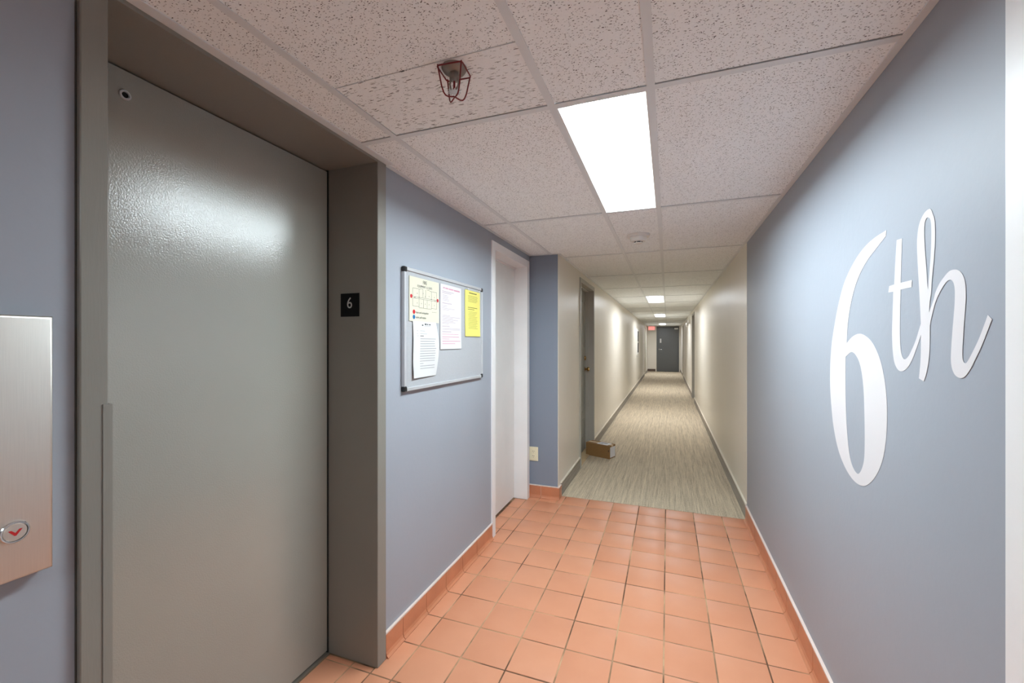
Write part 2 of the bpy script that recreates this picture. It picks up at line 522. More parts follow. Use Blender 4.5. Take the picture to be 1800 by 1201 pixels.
for a, b in zip(ylist, ylist[1:]):
    k = round((a - 1.360) / 1.2315) + 2 if a > Y_BACK + .01 else -99
    cols = [(XL if a < Y_PILLAR - .3 else None, L1), (L1 if a < Y_PILLAR - .3 else XC, L2), (L2, LR), (LR, XR)]
    for ci, (x0, x1) in enumerate(cols):
        if x0 is None: continue
        lx = x0 + (.004 if ci else .001); rx = x1 - .004
        y0, y1 = a + .003, b - FL - .0022
        if ci < 2 and k == 3:                       # the return wall interrupts this row
            if ci == 0: y1 = Y_PILLAR - .002
        if ci == 2 and k in LIGHT_ROWS: continue
        if ci == 1 and k == 1:
            tile('ceiling_tile', lx, rx, y0 - .22, CUT - .0035)
            tile('ceiling_tile', lx + .009, rx - .004, CUT + .001, y1, 'tile_s')
            continue
        if ci == 1 and k == 0: y1 = C(0) + 1.2315 - .24
        if ci == 1 and k == 3:
            tile('ceiling_tile', lx, rx, y0, Y_PILLAR - .002)
            tile('ceiling_tile', XC + .002, rx, Y_PILLAR, y1)
            continue
        tile('ceiling_tile', lx, rx, y0, y1)
    if a > Y_BACK + .01:
        if a < Y_PILLAR: tee('cross_tee', XL + .002, L1 - FL, a - FL, a + FL)
        tee('cross_tee', (L1 + FL) if a < Y_PILLAR else XC, L2 - FL, a - FL, a + FL)
        tee('cross_tee', L2 + FL, LR - FL, a - FL, a + FL)
        tee('cross_tee', LR + FL, XR - .002, a - FL, a + FL)
# wall angles
WA = .021
def angle(x0, x1, y0, y1): boxes('wall_angle', [(x0, x1, y0, y1, ZC - .001, ZC + .003)], 'tee', ceiling)
angle(XL, XL + WA, EF1 + .01, Y_PILLAR); angle(XL, XL + WA, Y_BACK, EF0 - .005)
angle(XL - .01, XL + .046, EF0 - .005, EF1 + .01)
angle(XL, XC, Y_PILLAR - .016, Y_PILLAR); angle(XC, XC + WA, Y_PILLAR, Y_END); angle(XR - WA, XR, Y_BACK, Y_END)
angle(XC, XR, Y_END - WA, Y_END)

# ------------------------------------------------------------------ baseboards
BH = .105
def base_run(name, label, x0, x1, y0, y1, face, start, end, along='y', joint0=None):
    """a run of cove base tiles along a wall; face = side that meets the wall"""
    root = tag(boxes(name, [(x0, x1, y0, y1, 0, BH - .004)], 'caulk'), label, kind='structure')
    return root
def cove_tiles(root, wall_x, sgn, y0, y1, joints, h=BH):
    ys = [y0] + [j for j in joints if y0 + .01 < j < y1 - .01] + [y1]
    for a, b in zip(ys, ys[1:]):
        bm = bm_new(); t = .012
        prof = [(0, 0), (t + .012, 0), (t + .0125, .0035), (t + .004, .012), (t, .025), (t, h - .004), (t - .004, h), (0, h)]
        A = [bm.verts.new((wall_x + sgn * u, a + .0016, v)) for u, v in prof]
        B = [bm.verts.new((wall_x + sgn * u, b - .0016, v)) for u, v in prof]
        n = len(prof)
        for i in range(n): bm.faces.new((A[i], A[(i + 1) % n], B[(i + 1) % n], B[i]))
        bm.faces.new(A); bm.faces.new(B[::-1])
        bmesh.ops.recalc_face_normals(bm, faces=bm.faces)
        obj('base_tile', bm, 'base_tile', root)
    bx = (wall_x + sgn * .0005, wall_x + sgn * .0125)
    boxes('caulk_line', [(min(bx), max(bx), y0, y1, h - .001, h + .006)], 'caulk', root)
jl = [1.677 + .2035 * i for i in range(-40, 12)]
b = tag(boxes('baseboard_left', [(XL - .002, XL + .0095, EF1 + .002, D1a - .062, 0, BH - .003)], 'caulk'), 'red tile skirting under the notice board', kind='structure')
cove_tiles(b, XL, 1, EF1 + .002, D1a - .062, jl)
b = tag(boxes('baseboard_left_near', [(XL - .002, XL + .0095, Y_BACK, EF0 - .002, 0, BH - .003)], 'caulk'), 'red tile skirting left of the lift', kind='structure')
cove_tiles(b, XL, 1, -1.2, EF0 - .002, jl)
jr = [GY + T * i for i in range(-40, 2)]
b = tag(boxes('baseboard_right', [(XR - .0095, XR + .002, 1.02, Y_CARPET - .02, 0, BH + .007)], 'caulk'), 'red tile skirting under the large lettering', kind='structure')
cove_tiles(b, XR, -1, 1.09, YB - .006, jr, h=.113)
# return wall skirting (faces the lift lobby)
b = tag(boxes('baseboard_return', [(XL + .03, XC, Y_PILLAR - .0095, Y_PILLAR, 0, BH - .003)], 'caulk'), 'red tile skirting on the blue return wall', kind='structure')
for a_, c_ in ((XL + .0005, -1.062), (-1.059, XC + .0125)):
    bm = bm_new(); t = .012
    prof = [(0, 0), (t + .010, 0), (t + .0105, .0035), (t + .004, .012), (t, .025), (t, BH - .004), (t - .004, BH), (0, BH)]
    A = [bm.verts.new((a_, Y_PILLAR - u, v)) for u, v in prof]; B = [bm.verts.new((c_, Y_PILLAR - u, v)) for u, v in prof]
    n = len(prof)
    for i in range(n): bm.faces.new((A[i], A[(i + 1) % n], B[(i + 1) % n], B[i]))
    bm.faces.new(A); bm.faces.new(B[::-1]); bmesh.ops.recalc_face_normals(bm, faces=bm.faces)
    obj('base_tile', bm, 'base_tile', b)
boxes('base_tile', [(XC, XC + .0125, Y_PILLAR, 3.722, 0, BH)], 'base_tile', b, bevel=.002)
boxes('caulk_line', [(XL + .0005, XC + .012, Y_PILLAR - .012, Y_PILLAR, BH - .001, BH + .006), (XC, XC + .012, Y_PILLAR, 3.722, BH - .001, BH + .006)], 'caulk', b)
# corridor: carpet strip with a cream cap
def carpet_base(name, label, x0, x1, runs, capx):
    root = tag(boxes(name, [(x0, x1, a, c, 0, .118) for a, c in runs], 'carpet_base'), label, kind='structure')
    boxes('base_cap', [(min(capx), max(capx), a, c, .118, .131) for a, c in runs], 'cap', root)
carpet_base('baseboard_left_corridor', 'carpet strip skirting with cream cap along the left corridor wall', XC, XC + .008,
            [(3.724, D3a - .052), (D3b + .052, 18.39), (19.41, Y_END)], (XC, XC + .013))
carpet_base('baseboard_right_corridor', 'carpet strip skirting with cream cap along the right corridor wall', XR - .008, XR,
            [(YB + .002, 10.50), (11.50, 17.69), (18.68, Y_END)], (XR - .013, XR))
tag(boxes('baseboard_end', [(XC + .009, -.54, Y_END - .012, Y_END, 0, .12), (.555, XR - .009, Y_END - .012, Y_END, 0, .12)], 'dark_base'), 'dark skirting on the end wall', kind='structure')

# ------------------------------------------------------------------ lift entrance (door_1)
d1 = empty('door_1', (XL, (EY0 + EY1) / 2, 0), 'dark grey glossy lift door in a deep metal frame', kind='structure')
FX = XL + .015
leaf = boxes('door_panel', [(EX - .04, EX, EY0 - .03, EY1 - .004, .012, 2.147)], 'elev', d1, bevel=.0015)
boxes('jamb', [(EX - .05, FX, EF0, EY0, 0, ZC - .001)], 'elevf', d1, bevel=.002)
boxes('jamb', [(EX - .05, FX, EY1, EF1, 0, ZC - .001)], 'elevf', d1, bevel=.002)
boxes('header', [(EX - .05, FX - .001, EY0 + .0003, EY1 - .0003, 2.1525, ZC - .001)], 'elevf', d1)
boxes('sill', [(EX - .05, EX + .011, EY0 + .001, EY1 - .001, -.004, .006)], 'sill', d1)
boxes('door_gap', [(EX - .05, EX - .012, EY0 + .001, EY1 - .0005, .004, 2.152)], 'gap', d1)
boxes('jamb_guard', [(FX, FX + .0022, EY0 - .0105, EY0 + .0062, 0, 1.251), (XL - .06, FX, EY0 + .0005, EY0 + .0062, 0, 1.251)], 'elevf', d1)
boxes('caulk_line', [(XL, XL + .004, EF0 - .0022, EF0 + .001, .11, ZC - .002)], 'dark_caulk', d1)
boxes('caulk_line', [(XL, XL + .003, EF1 - .001, EF1 + .002, .115, ZC - .002)], 'caulk', d1)
bm = bm_new(); lathe(bm, [(.0145, 0), (.0145, .003), (.0130, .0045), (.0092, .0045), (.0082, .0015)], (EX, .735, 2.077), 'x', 28)
esc = obj('key_escutcheon', bm, 'alu', d1, smooth=True); esc['label'] = 'small chrome ring around a dark keyhole'
bm = bm_new(); lathe(bm, [(.0076, .0014), (.0076, .0022), (.003, .0024)], (EX, .735, 2.077), 'x', 20)
obj('keyhole', bm, 'gap', esc)
# stop strips just inside the frame on the right
boxes('jamb_stop', [(EX - .012, EX + .004, EY1 - .0055, EY1 - .0002, .006, 2.152)], 'gap', d1)

# floor number plate on the right jamb
pl = empty('floor_number_plate', (-1.304, EY1, 1.499), 'small square black plate reading 6 on the lift jamb', 'sign')
boxes('plate', [(-1.349, -1.250, EY1 - .0035, EY1 - .0003, 1.499, 1.600)], 'plate', pl, bevel=.0008)
bm = to_front(text_bm('6', .068, .0008, sx=.92), -1.3, EY1 - .0038, 1.556); obj('digit', bm, 'plate_txt', pl)
bm = bm_new()
for r in range(2):
    for c in range(2):
        lathe(bm, [(.0016, 0), (.0012, -.001)], (-1.292 + .006 * c, EY1 - .0035, 1.512 + .006 * r), 'y', 8)
obj('braille', bm, 'plate', pl)

# call station
cp = empty('call_panel', (XL, .35, .942), 'stainless steel lift call panel with a round down button', 'call panel')
bm = bm_new(); box(bm, XL, XL + .03, .218, .4725, .942, 1.4375)
es = [e for e in bm.edges if max(v.co.x for v in e.verts) > XL + .02 and abs(e.verts[0].co.x - e.verts[1].co.x) < 1e-6]
bmesh.ops.bevel(bm, geom=es, offset=.006, segments=3, affect='EDGES', profile=.5)
obj('faceplate', bm, 'steel', cp, smooth=True)
bc = (XL + .03, .4185, 1.0335)
bm = bm_new(); lathe(bm, [(.0205, 0), (.0205, .002), (.0190, .0035), (.0170, .0035), (.0165, .001)], bc, 'x', 40)
bt = obj('button_ring', bm, 'chrome', cp, smooth=True)
bm = bm_new(); lathe(bm, [(.0162, -.001), (.0162, .0024), (.0152, .0034)], bc, 'x', 40)
bt = obj('button', bm, 'steel', cp, smooth=True)
vee = [(-.0095, .0045), (-.0052, .0045), (0, -.0012), (.0052, .0045), (.0095, .0045), (.0012, -.0066), (-.0012, -.0066)]
bm = to_left_wall(curve_mesh([vee], .0008), bc[0] + .0036, bc[1], bc[2]); bmesh.ops.recalc_face_normals(bm, faces=bm.faces)
obj('arrow', bm, 'arrow', bt)

# ------------------------------------------------------------------ ordinary doors
def frame_left(root, wx, a, b, top, depth, face, mat, stop=True, proud=.012):
    """hollow metal frame in a wall that faces +X"""
    x0, x1 = wx - depth, wx + proud
    boxes('frame_jamb', [(x0, x1, a - face, a, 0, top + face), (wx - depth, wx - depth + .045, a, a + .012, 0, top)], mat, root, bevel=.0015)
    boxes('frame_jamb', [(x0, x1, b, b + face, 0, top + face), (wx - depth, wx - depth + .045, b - .012, b, 0, top)], mat, root, bevel=.0015)
    boxes('frame_head', [(x0, x1, a, b, top, top + face), (wx - depth, wx - depth + .045, a + .012, b - .012, top - .012, top)], mat, root, bevel=.0015)

d2 = empty('door_2', (XL, (D1a + D1b) / 2, 0), 'plain white door in a white frame beside the notice board', kind='structure')
def hm_frame(root, wx, sgn, a, b, top, recess, face, mat, proud=.012, total=.13, gap='gap'):
    """frame whose faces sit proud of the wall; recess = depth of the leaf behind the wall face; sgn=+1 when the wall faces +X"""
    def bx(u0, u1, y0, y1, z0, z1):
        xs = sorted((wx + sgn * u0, wx + sgn * u1)); return (xs[0], xs[1], y0, y1, z0, z1)
    boxes('frame_jamb', [bx(-total, proud, a - face, a, 0, top + face)], mat, root, bevel=.0012)
    boxes('frame_jamb', [bx(-total, proud, b, b + face, 0, top + face)], mat, root, bevel=.0012)
    boxes('frame_head', [bx(-total, proud, a, b, top, top + face)], mat, root, bevel=.0012)
    return bx
bx = hm_frame(d2, XL, 1, D1a, D1b, D1t, .11, .06, 'white_frame', .010, .125)
boxes('door_panel', [bx(-.155, -.112, D1a + .003, D1b - .004, .010, D1t - .004)], 'white_door', d2, bevel=.0012)
boxes('door_gap', [bx(-.158, -.125, D1a - .01, D1b + .01, .002, D1t + .01)], 'gap', d2)
boxes('frame_stop', [bx(-.112, -.098, D1a, D1b, D1t - .014, D1t)], 'white_frame', d2)

d3 = empty('door_3', (XC, (D3a + D3b) / 2, 0), 'grey panelled flat door with brass hardware in the corridor', kind='structure')
bx = hm_frame(d3, XC, 1, D3a, D3b, D3t, .1, .05, 'grey_frame', .012, .16)
leaf = boxes('door_panel', [bx(-.140, -.098, D3a + .003, D3b - .004, .012, D3t - .004)], 'grey_door', d3, bevel=.001)
for z0, z1 in ((.18, .42), (.50, 1.22), (1.30, 1.92)):
    for y0, y1 in ((D3a + .11, D3a + .39), (D3b - .39, D3b - .11)):
        ring = [(y0, y1, z0, z0 + .02), (y0, y1, z1 - .02, z1), (y0, y0 + .02, z0 + .02, z1 - .02), (y1 - .02, y1, z0 + .02, z1 - .02)]
        boxes('panel_moulding', [bx(-.0985, -.091, q[0], q[1], q[2], q[3]) for q in ring], 'grey_door', leaf, bevel=.001)
boxes('frame_stop', [bx(-.098, -.055, D3b - .012, D3b, 0, D3t), bx(-.098, -.055, D3a, D3a + .012, 0, D3t), bx(-.098, -.055, D3a + .012, D3b - .012, D3t - .012, D3t)], 'grey_frame', d3)
boxes('door_gap', [bx(-.165, -.135, D3a - .01, D3b + .01, .002, D3t + .01)], 'gap', d3)
boxes('threshold', [bx(-.15, .0, D3a + .0005, D3b - .0005, .0, .010)], 'wood', d3, bevel=.002)
kx = XC - .098
for nm, z, prof in (('door_knob', 1.045, [(.031, 0), (.031, .006), (.012, .012), (.012, .030), (.024, .038), (.028, .050), (.024, .062), (.008, .066)]),
                    ('deadbolt', 1.185, [(.028, 0), (.028, .008), (.023, .018), (.006, .022)])):
    bm = bm_new(); lathe(bm, prof, (kx, D3b - .075, z), 'x', 28); o = obj(nm, bm, 'brass', d3, smooth=True); o['label'] = 'brass ' + nm.replace('_', ' ')

def far_door(name, label, wx, sgn, a, b, top=2.04, mat='pale_frame', leafmat='grey_door'):
    r = empty(name, (wx, (a + b) / 2, 0), label, kind='structure')
    q = hm_frame(r, wx, sgn, a, b, top, .1, .05, mat, .010, .12)
    boxes('door_panel', [q(-.14, -.098, a + .003, b - .003, .012, top - .004)], leafmat, r)
    bm = bm_new(); lathe(bm, [(.03, 0), (.03, .006 * sgn), (.012, .012 * sgn), (.025, .04 * sgn), (.02, .06 * sgn)], (wx - .098 * sgn, a + .08, 1.04), 'x', 16)
    obj('door_knob', bm, 'brass', r, smooth=True)
    return r
far_door('door_4', 'grey recessed flat door halfway down the right corridor wall', XR, -1, 10.56, 11.44, mat='grey_frame')
far_door('door_5', 'recessed door near the far end of the right corridor wall', XR, -1, 17.75, 18.62)
far_door('door_6', 'recessed door near the far end of the left corridor wall', XC, 1, 18.45, 19.35)
# white casing at the right edge of the picture
d8 = empty('door_8', (XR, .5, 0), 'white door casing at the right edge of the blue wall', kind='structure')
boxes('frame_jamb', [(XR - .016, XR + TW, .93, 1.012, 0, 2.14)], 'white_frame', d8, bevel=.003)
boxes('frame_jamb', [(XR - .016, XR + TW, -.10, -.02, 0, 2.14)], 'white_frame', d8, bevel=.003)
boxes('frame_head', [(XR - .016, XR + TW, -.02, .93, 2.06, 2.14)], 'white_frame', d8, bevel=.003)
boxes('door_panel', [(XR + .05, XR + .09, -.018, .928, .01, 2.058)], 'white_door', d8)

# end door
d7 = empty('door_7', (0, Y_END, 0), 'charcoal door with lever handle closing the far end of the corridor', kind='structure')
boxes('door_panel', [(-.445, .455, Y_END + .012, Y_END + .055, .012, 2.095)], 'dark_door', d7)
boxes('frame_jamb', [(-.495, -.447, Y_END - .012, Y_END + .06, 0, 2.145)], 'dark_door', d7)
boxes('frame_jamb', [(.457, .505, Y_END - .012, Y_END + .06, 0, 2.145)], 'dark_door', d7)
boxes('frame_head', [(-.447, .457, Y_END - .012, Y_END + .06, 2.097, 2.145)], 'dark_door', d7)
bm = bm_new(); lathe(bm, [(.03, 0), (.03, -.012), (.012, -.014), (.012, -.05)], (-.375, Y_END + .012, 1.055), 'y', 20); tube(bm, [(-.375, Y_END - .035, 1.055), (-.33, Y_END - .04, 1.055), (-.255, Y_END - .038, 1.052)], .011, 10)
h = obj('lever_handle', bm, 'chrome', d7, smooth=True)
o = boxes('notice_plate', [(-.345, -.278, Y_END + .006, Y_END + .012, 1.37, 1.565)], 'paper', d7); o['label'] = 'small white plate on the door'
bm = bm_new(); box(bm, .30, .46, Y_END - .045, Y_END + .012, 2.0, 2.07, .012, 3)
o = obj('door_closer', bm, 'wplastic', d7); o['label'] = 'pale closer body at the top corner'

# ------------------------------------------------------------------ ceiling lights
def troffer(k, label, lens='lens_hall'):
    y0, y1 = C(k) + FL, C(k + 1) - FL
    x0, x1 = L2 + FL, LR - FL
    r = empty('ceiling_light', ((x0 + x1) / 2, (y0 + y1) / 2, ZC), label, 'ceiling light', 'recessed strip lights along the ceiling')
    s, h = .047, .035; e = .004
    zt = ZC + h
    bm = bm_new()
    def quad(*p): bm.faces.new([bm.verts.new(q) for q in p])
    # outer lip
    lip = [(x0, x0 + e, y0, y1), (x1 - e, x1, y0, y1), (x0 + e, x1 - e, y0, y0 + e), (x0 + e, x1 - e, y1 - e, y1)]
    for a, b, c, d in lip: box(bm, a, b, c, d, ZC + .0005, ZC + .006)
    obj('frame', bm, 'wplastic', r)
    xi, xj, yi, yj = x0 + e, x1 - e, y0 + e, y1 - e
    lx0, lx1, ly0, ly1 = x0 + s, x1 - s, y0 + s * .6, y1 - s * .6
    for q in (((xi, yi), (xi, yj), (lx0, ly1), (lx0, ly0)), ((xj, yj), (xj, yi), (lx1, ly0), (lx1, ly1)),
              ((xj, yi), (xi, yi), (lx0, ly0), (lx1, ly0)), ((xi, yj), (xj, yj), (lx1, ly1), (lx0, ly1))):
        bm = bm_new()
        low = [bm.verts.new((*q[0], ZC + .003)), bm.verts.new((*q[1], ZC + .003)), bm.verts.new((*q[2], zt)), bm.verts.new((*q[3], zt))]
        bm.faces.new(low)
        bm.normal_update(); bmesh.ops.solidify(bm, geom=bm.faces[:], thickness=.0015)
        obj('reflector_side', bm, 'reflector', r)
    boxes('lens', [(lx0 - .002, lx1 + .002, ly0 - .002, ly1 + .002, zt, zt + .004)], lens, r)
    return r
troffer(2, 'large glowing strip light recessed in the ceiling nearest the viewer', 'lens')
troffer(7, 'second glowing ceiling strip light, above the carpet past the package')
troffer(11, 'third glowing ceiling strip light down the corridor')
troffer(16, 'farthest glowing ceiling strip light, just before the charcoal door')
troffer(-1, 'added, unseen ceiling strip light behind the viewer in the lift lobby', 'lens_added')  # added out of view to lift the near floor and walls

# smoke detector
sd = empty('smoke_detector', (-.2, 3.2, ZC), 'round white smoke detector on the ceiling past the large light', 'smoke detector')
sc = (-.2, 3.2, TZ)
bm = bm_new(); lathe(bm, [(.082, 0), (.082, -.010), (.076, -.018), (.066, -.020)], sc, 'z', 48); obj('base', bm, 'wplastic', sd, smooth=True)
bm = bm_new(); lathe(bm, [(.060, -.020), (.058, -.036), (.050, -.048), (.034, -.052)], sc, 'z', 48); obj('cover', bm, 'wplastic', sd, smooth=True)
bm = bm_new(); lathe(bm, [(.030, -.052), (.030, -.060)], sc, 'z', 32); obj('sensor_vent', bm, 'gap', sd)
bm = bm_new(); lathe(bm, [(.034, -.060), (.032, -.064), (.02, -.066)], sc, 'z', 32)
for a in range(6):
    t_ = a * math.pi / 3 + .2
    px, py = sc[0] + .031 * math.cos(t_), sc[1] + .031 * math.sin(t_)
    box(bm, px - .0025, px + .0025, py - .0025, py + .0025, TZ - .062, TZ - .050)
obj('cap', bm, 'wplastic', sd, smooth=True)

# sprinkler with wire guard
sp = empty('fire_sprinkler', (-.571, 1.075, TZ), 'ceiling sprinkler head inside a red wire cage', 'sprinkler')
S = Vector((-.571, 1.075, TZ))
bm = bm_new(); lathe(bm, [(.036, 0), (.036, -.002), (.031, -.010), (.016, -.016), (.014, -.014)], S, 'z', 40); obj('escutcheon', bm, 'pipe', sp, smooth=True)
bm = bm_new(); lathe(bm, [(.0125, -.012), (.0125, -.024), (.0155, -.025), (.0155, -.033), (.011, -.034), (.008, -.038)], S, 'z', 6); obj('body', bm, 'pipe', sp)
bm = bm_new()
for s in (-1, 1):
    tube(bm, [S + Vector((s * .010, 0, -.033)), S + Vector((s * .0145, 0, -.042)), S + Vector((s * .012, 0, -.054)), S + Vector((s * .003, 0, -.064))], .0028, 8)
obj('frame_arms', bm, 'pipe', sp, smooth=True)
bm = bm_new(); lathe(bm, [(.0035, -.036), (.003, -.050), (.0035, -.062), (.005, -.067)], S, 'z', 12); o = obj('glass_bulb', bm, 'red_wire', sp, smooth=True)
bm = bm_new()
nt = 12; ring_o = []
for i in range(nt * 4):
    a = 2 * math.pi * i / (nt * 4); rr = .0195 if i % 4 < 2 else .0120
    ring_o.append((rr * math.cos(a), rr * math.sin(a)))
dm = curve_mesh([ring_o], .0012); bmesh.ops.translate(dm, vec=S + Vector((0, 0, -.068)), verts=dm.verts); bm.free()
obj('deflector', dm, 'alu', sp)
# the guard: a square top hoop and two U-shaped wires that cross at the bottom
def rot(p, a=.10): return Vector((p[0] * math.cos(a) - p[1] * math.sin(a), p[0] * math.sin(a) + p[1] * math.cos(a), p[2])) + S
def hoop(hs, z, rc):
    out = []
    for cx, cy, a0 in ((hs - rc, hs - rc, 0), (-hs + rc, hs - rc, 90), (-hs + rc, -hs + rc, 180), (hs - rc, -hs + rc, 270)):
        for i in range(4):
            a = math.radians(a0 + 30 * i); out.append(rot((cx + rc * math.cos(a), cy + rc * math.sin(a), z)))
    return out
R = .0021
bm = bm_new(); tube(bm, hoop(.0375, -.010, .008), R, 8, True); obj('cage_hoop', bm, 'red_wire', sp, smooth=True)
for dx, dy in ((1, 1), (1, -1)):
    def q(r, z): return rot((dx * r / 1.414, dy * r / 1.414, z))
    r0, r1 = .050, .030
    path = [q(r0, -.006), q(.045, -.03), q(.038, -.062), q(r1 + .002, -.078), q(r1 - .004, -.0845), q(r1 - .012, -.086), q(0, -.081 if dx * dy > 0 else -.0845),
            q(-r1 + .012, -.086), q(-r1 + .004, -.0845), q(-r1 - .002, -.078), q(-.038, -.062), q(-.045, -.03), q(-r0, -.006)]
    bm = bm_new(); tube(bm, path, R, 8); obj('cage_wire', bm, 'red_wire', sp, smooth=True)

# ------------------------------------------------------------------ notice board
BX = XL + .020
by0, by1, bz0, bz1 = 1.675, 2.568, 1.155, 1.743
nb = empty('notice_board', (XL, (by0 + by1) / 2, bz0), 'grey notice board in an aluminium frame on the blue wall', 'notice board')
boxes('board_panel', [(XL + .002, BX - .006, by0 + .01, by1 - .01, bz0 + .01, bz1 - .01)], 'board', nb)
fw = .017
boxes('frame_rail', [(XL + .001, BX, by0 + .024, by1 - .024, bz1 - fw, bz1)], 'alu', nb, bevel=.002)
boxes('frame_rail', [(XL + .001, BX, by0 + .024, by1 - .024, bz0, bz0 + fw)], 'alu', nb, bevel=.002)
boxes('frame_rail', [(XL + .001, BX, by0, by0 + fw, bz0 + .024, bz1 - .024)], 'alu', nb, bevel=.002)
boxes('frame_rail', [(XL + .001, BX, by1 - fw, by1, bz0 + .024, bz1 - .024)], 'alu', nb, bevel=.002)
for y0 in (by0 - .001, by1 - .024):
    for z0 in (bz0 - .001, bz1 - .024):
        boxes('corner_cap', [(XL + .001, BX + .001, y0, y0 + .025, z0, z0 + .025)], 'black', nb, bevel=.004)
PX = BX - .0055

def sheet(name, label, y0, y1, z0, z1, mat, curl=None, thick=.0004, off=0.0):
    r = empty(name, (PX, (y0 + y1) / 2, z0), label, 'notice')
    bm = bm_new(); NY, NZ = 10, 16; g = []
    for j in range(NZ + 1):
        row = []
        for i in range(NY + 1):
            u, v = i / NY, j / NZ
            dx, dy = curl(u, v) if curl else (0, 0)
            row.append(bm.verts.new((PX + .0012 + off + dx, y0 + (y1 - y0) * u + dy, z0 + (z1 - z0) * v)))
        g.append(row)
    for j in range(NZ):
        for i in range(NY): bm.faces.new((g[j][i], g[j][i + 1], g[j + 1][i + 1], g[j + 1][i]))
    bm.normal_update(); bmesh.ops.solidify(bm, geom=bm.faces[:], thickness=thick)
    bmesh.ops.recalc_face_normals(bm, faces=bm.faces)
    obj('sheet', bm, mat, r, smooth=True)
    return r
def lines(r, name, mat, rects, y0, z0, w, h, x, curl=None):
    """flat printed bars; rects are (u0, u1, v, height) with v measured down from the top, all in fractions"""
    bm = bm_new()
    for u0, u1, v, hh in rects:
        n = 6
        for i in range(n):
            a = u0 + (u1 - u0) * i / n; b = u0 + (u1 - u0) * (i + 1) / n
            vs = []
            for uu, vv in ((a, 1 - v - hh), (b, 1 - v - hh), (b, 1 - v), (a, 1 - v)):
                dx, dy = curl(uu, vv) if curl else (0, 0)
                vs.append(bm.verts.new((x + dx, y0 + w * uu + dy, z0 + h * vv)))
            bm.faces.new(vs)
    o = obj(name, bm, mat, r); o['kind'] = 'stuff'
    return o

# fire plan
y0, y1, z0, z1 = 1.718, 1.995, 1.489, 1.705
fp = sheet('fire_plan', 'cream fire equipment plan with red and blue dots, top left of the board', y0, y1, z0, z1, 'paper_cream', thick=.002, off=.002)
px = PX + .0036
for txt, s, yy, zz, sx, al, m in (('FIRE', .025, 1.8555, 1.686, .82, 'CENTER', 'ink'), ('EQUIPMENT  &  EXITS', .0165, 1.8555, 1.664, .86, 'CENTER', 'ink_dark'),
                              ('hose and extinguisher', .0155, 1.774, 1.5335, .86, 'LEFT', 'ink_dark'), ('alarm pull station', .0155, 1.774, 1.5095, .86, 'LEFT', 'ink_dark')):
    bm = to_left_wall(text_bm(txt, s, .0003, al, sx), px, yy, zz); obj('lettering', bm, m, fp)
bm = bm_new()
def ln(a, b, w=.0011):
    (ya, za), (yb, zb) = a, b
    if abs(ya - yb) > abs(za - zb): box(bm, px - .0002, px + .0002, min(ya, yb), max(ya, yb), za - w / 2, za + w / 2)
    else: box(bm, px - .0002, px + .0002, ya - w / 2, ya + w / 2, min(za, zb), max(za, zb))
for a, b in (((1.747, 1.650), (1.815, 1.650)), ((1.815, 1.6535), (1.838, 1.6535)), ((1.876, 1.6535), (1.90, 1.6535)), ((1.90, 1.650), (1.972, 1.650)),
             ((1.747, 1.609), (1.972, 1.609)), ((1.747, 1.602), (1.972, 1.602)), ((1.747, 1.563), (1.803, 1.563)), ((1.803, 1.558), (1.918, 1.558)), ((1.918, 1.563), (1.972, 1.563))): ln(a, b, .0014)
for yy, za, zb in ((1.747, 1.609, 1.650), (1.803, 1.609, 1.650), (1.838, 1.609, 1.652), (1.862, 1.609, 1.652), (1.918, 1.609, 1.650), (1.972, 1.602, 1.650),
                   (1.747, 1.563, 1.602), (1.803, 1.558, 1.602), (1.843, 1.558, 1.602), (1.877, 1.558, 1.602), (1.918, 1.558, 1.602), (1.972, 1.563, 1.602)): ln((yy, za), (yy, zb), .0009)
for yy, zz in ((1.765, 1.605), (1.803, 1.609), (1.918, 1.609), (1.955, 1.604)): box(bm, px - .0002, px + .0003, yy - .0025, yy + .0025, zz - .0025, zz + .0025)
for yy, zz in ((1.785, 1.627), (1.84, 1.632), (1.858, 1.618), (1.895, 1.622), (1.948, 1.622), (1.785, 1.58), (1.824, 1.58), (1.859, 1.58), (1.895, 1.58), (1.948, 1.58)):
    box(bm, px - .0002, px + .0002, yy - .001, yy + .001, zz - .003, zz + .003)
for i in range(3): box(bm, px - .0002, px + .0002, 1.925 + i * .016, 1.937 + i * .016, 1.543, 1.5445)
obj('floor_plan_print', bm, 'ink_dark', fp)['kind'] = 'stuff'
for (yy, zz, rr, m) in ((1.734, 1.609, .0095, 'red_dot'), (1.982, 1.609, .0095, 'red_dot'), (1.757, 1.535, .0105, 'red_dot'), (1.757, 1.510, .0105, 'blue_dot')):
    bm = bm_new(); lathe(bm, [(rr, -.0002), (rr, .0004)], (px, yy, zz), 'x', 24); obj('dot_sticker', bm, m, fp)

# tall evacuation notice with pink heading
def c2(u, v): return (.002 + .004 * max(0, .25 - v) * 4 * .5, 0)
y0, y1, z0, z1 = 2.010, 2.256, 1.349, 1.706
n2 = sheet('evacuation_notice', 'tall white notice with pink heading in the middle of the board', y0, y1, z0, z1, 'paper_pink', c2)
x2 = PX + .0018
rnd = random.Random(3)
head = [(.12, .20, .044, .020), (.22, .36, .046, .020), (.38, .60, .048, .020), (.62, .92, .050, .022)]
lines(n2, 'printed_heading', 'ink_pink', head, y0, z0, y1 - y0, z1 - z0, x2, c2)
L = [(.08, .62, .105, .008), (.08, .50, .128, .008)]
for i in range(5): L.append((.10, .10 + rnd.uniform(.18, .35), .165 + i * .020, .005))
L.append((.08, .52, .285, .009))
for i in range(4): L.append((.08, .08 + rnd.uniform(.2, .65), .325 + i * .021, .005))
for i in range(7): L.append((.08, .08 + rnd.uniform(.2, .86), .475 + i * .021, .006))
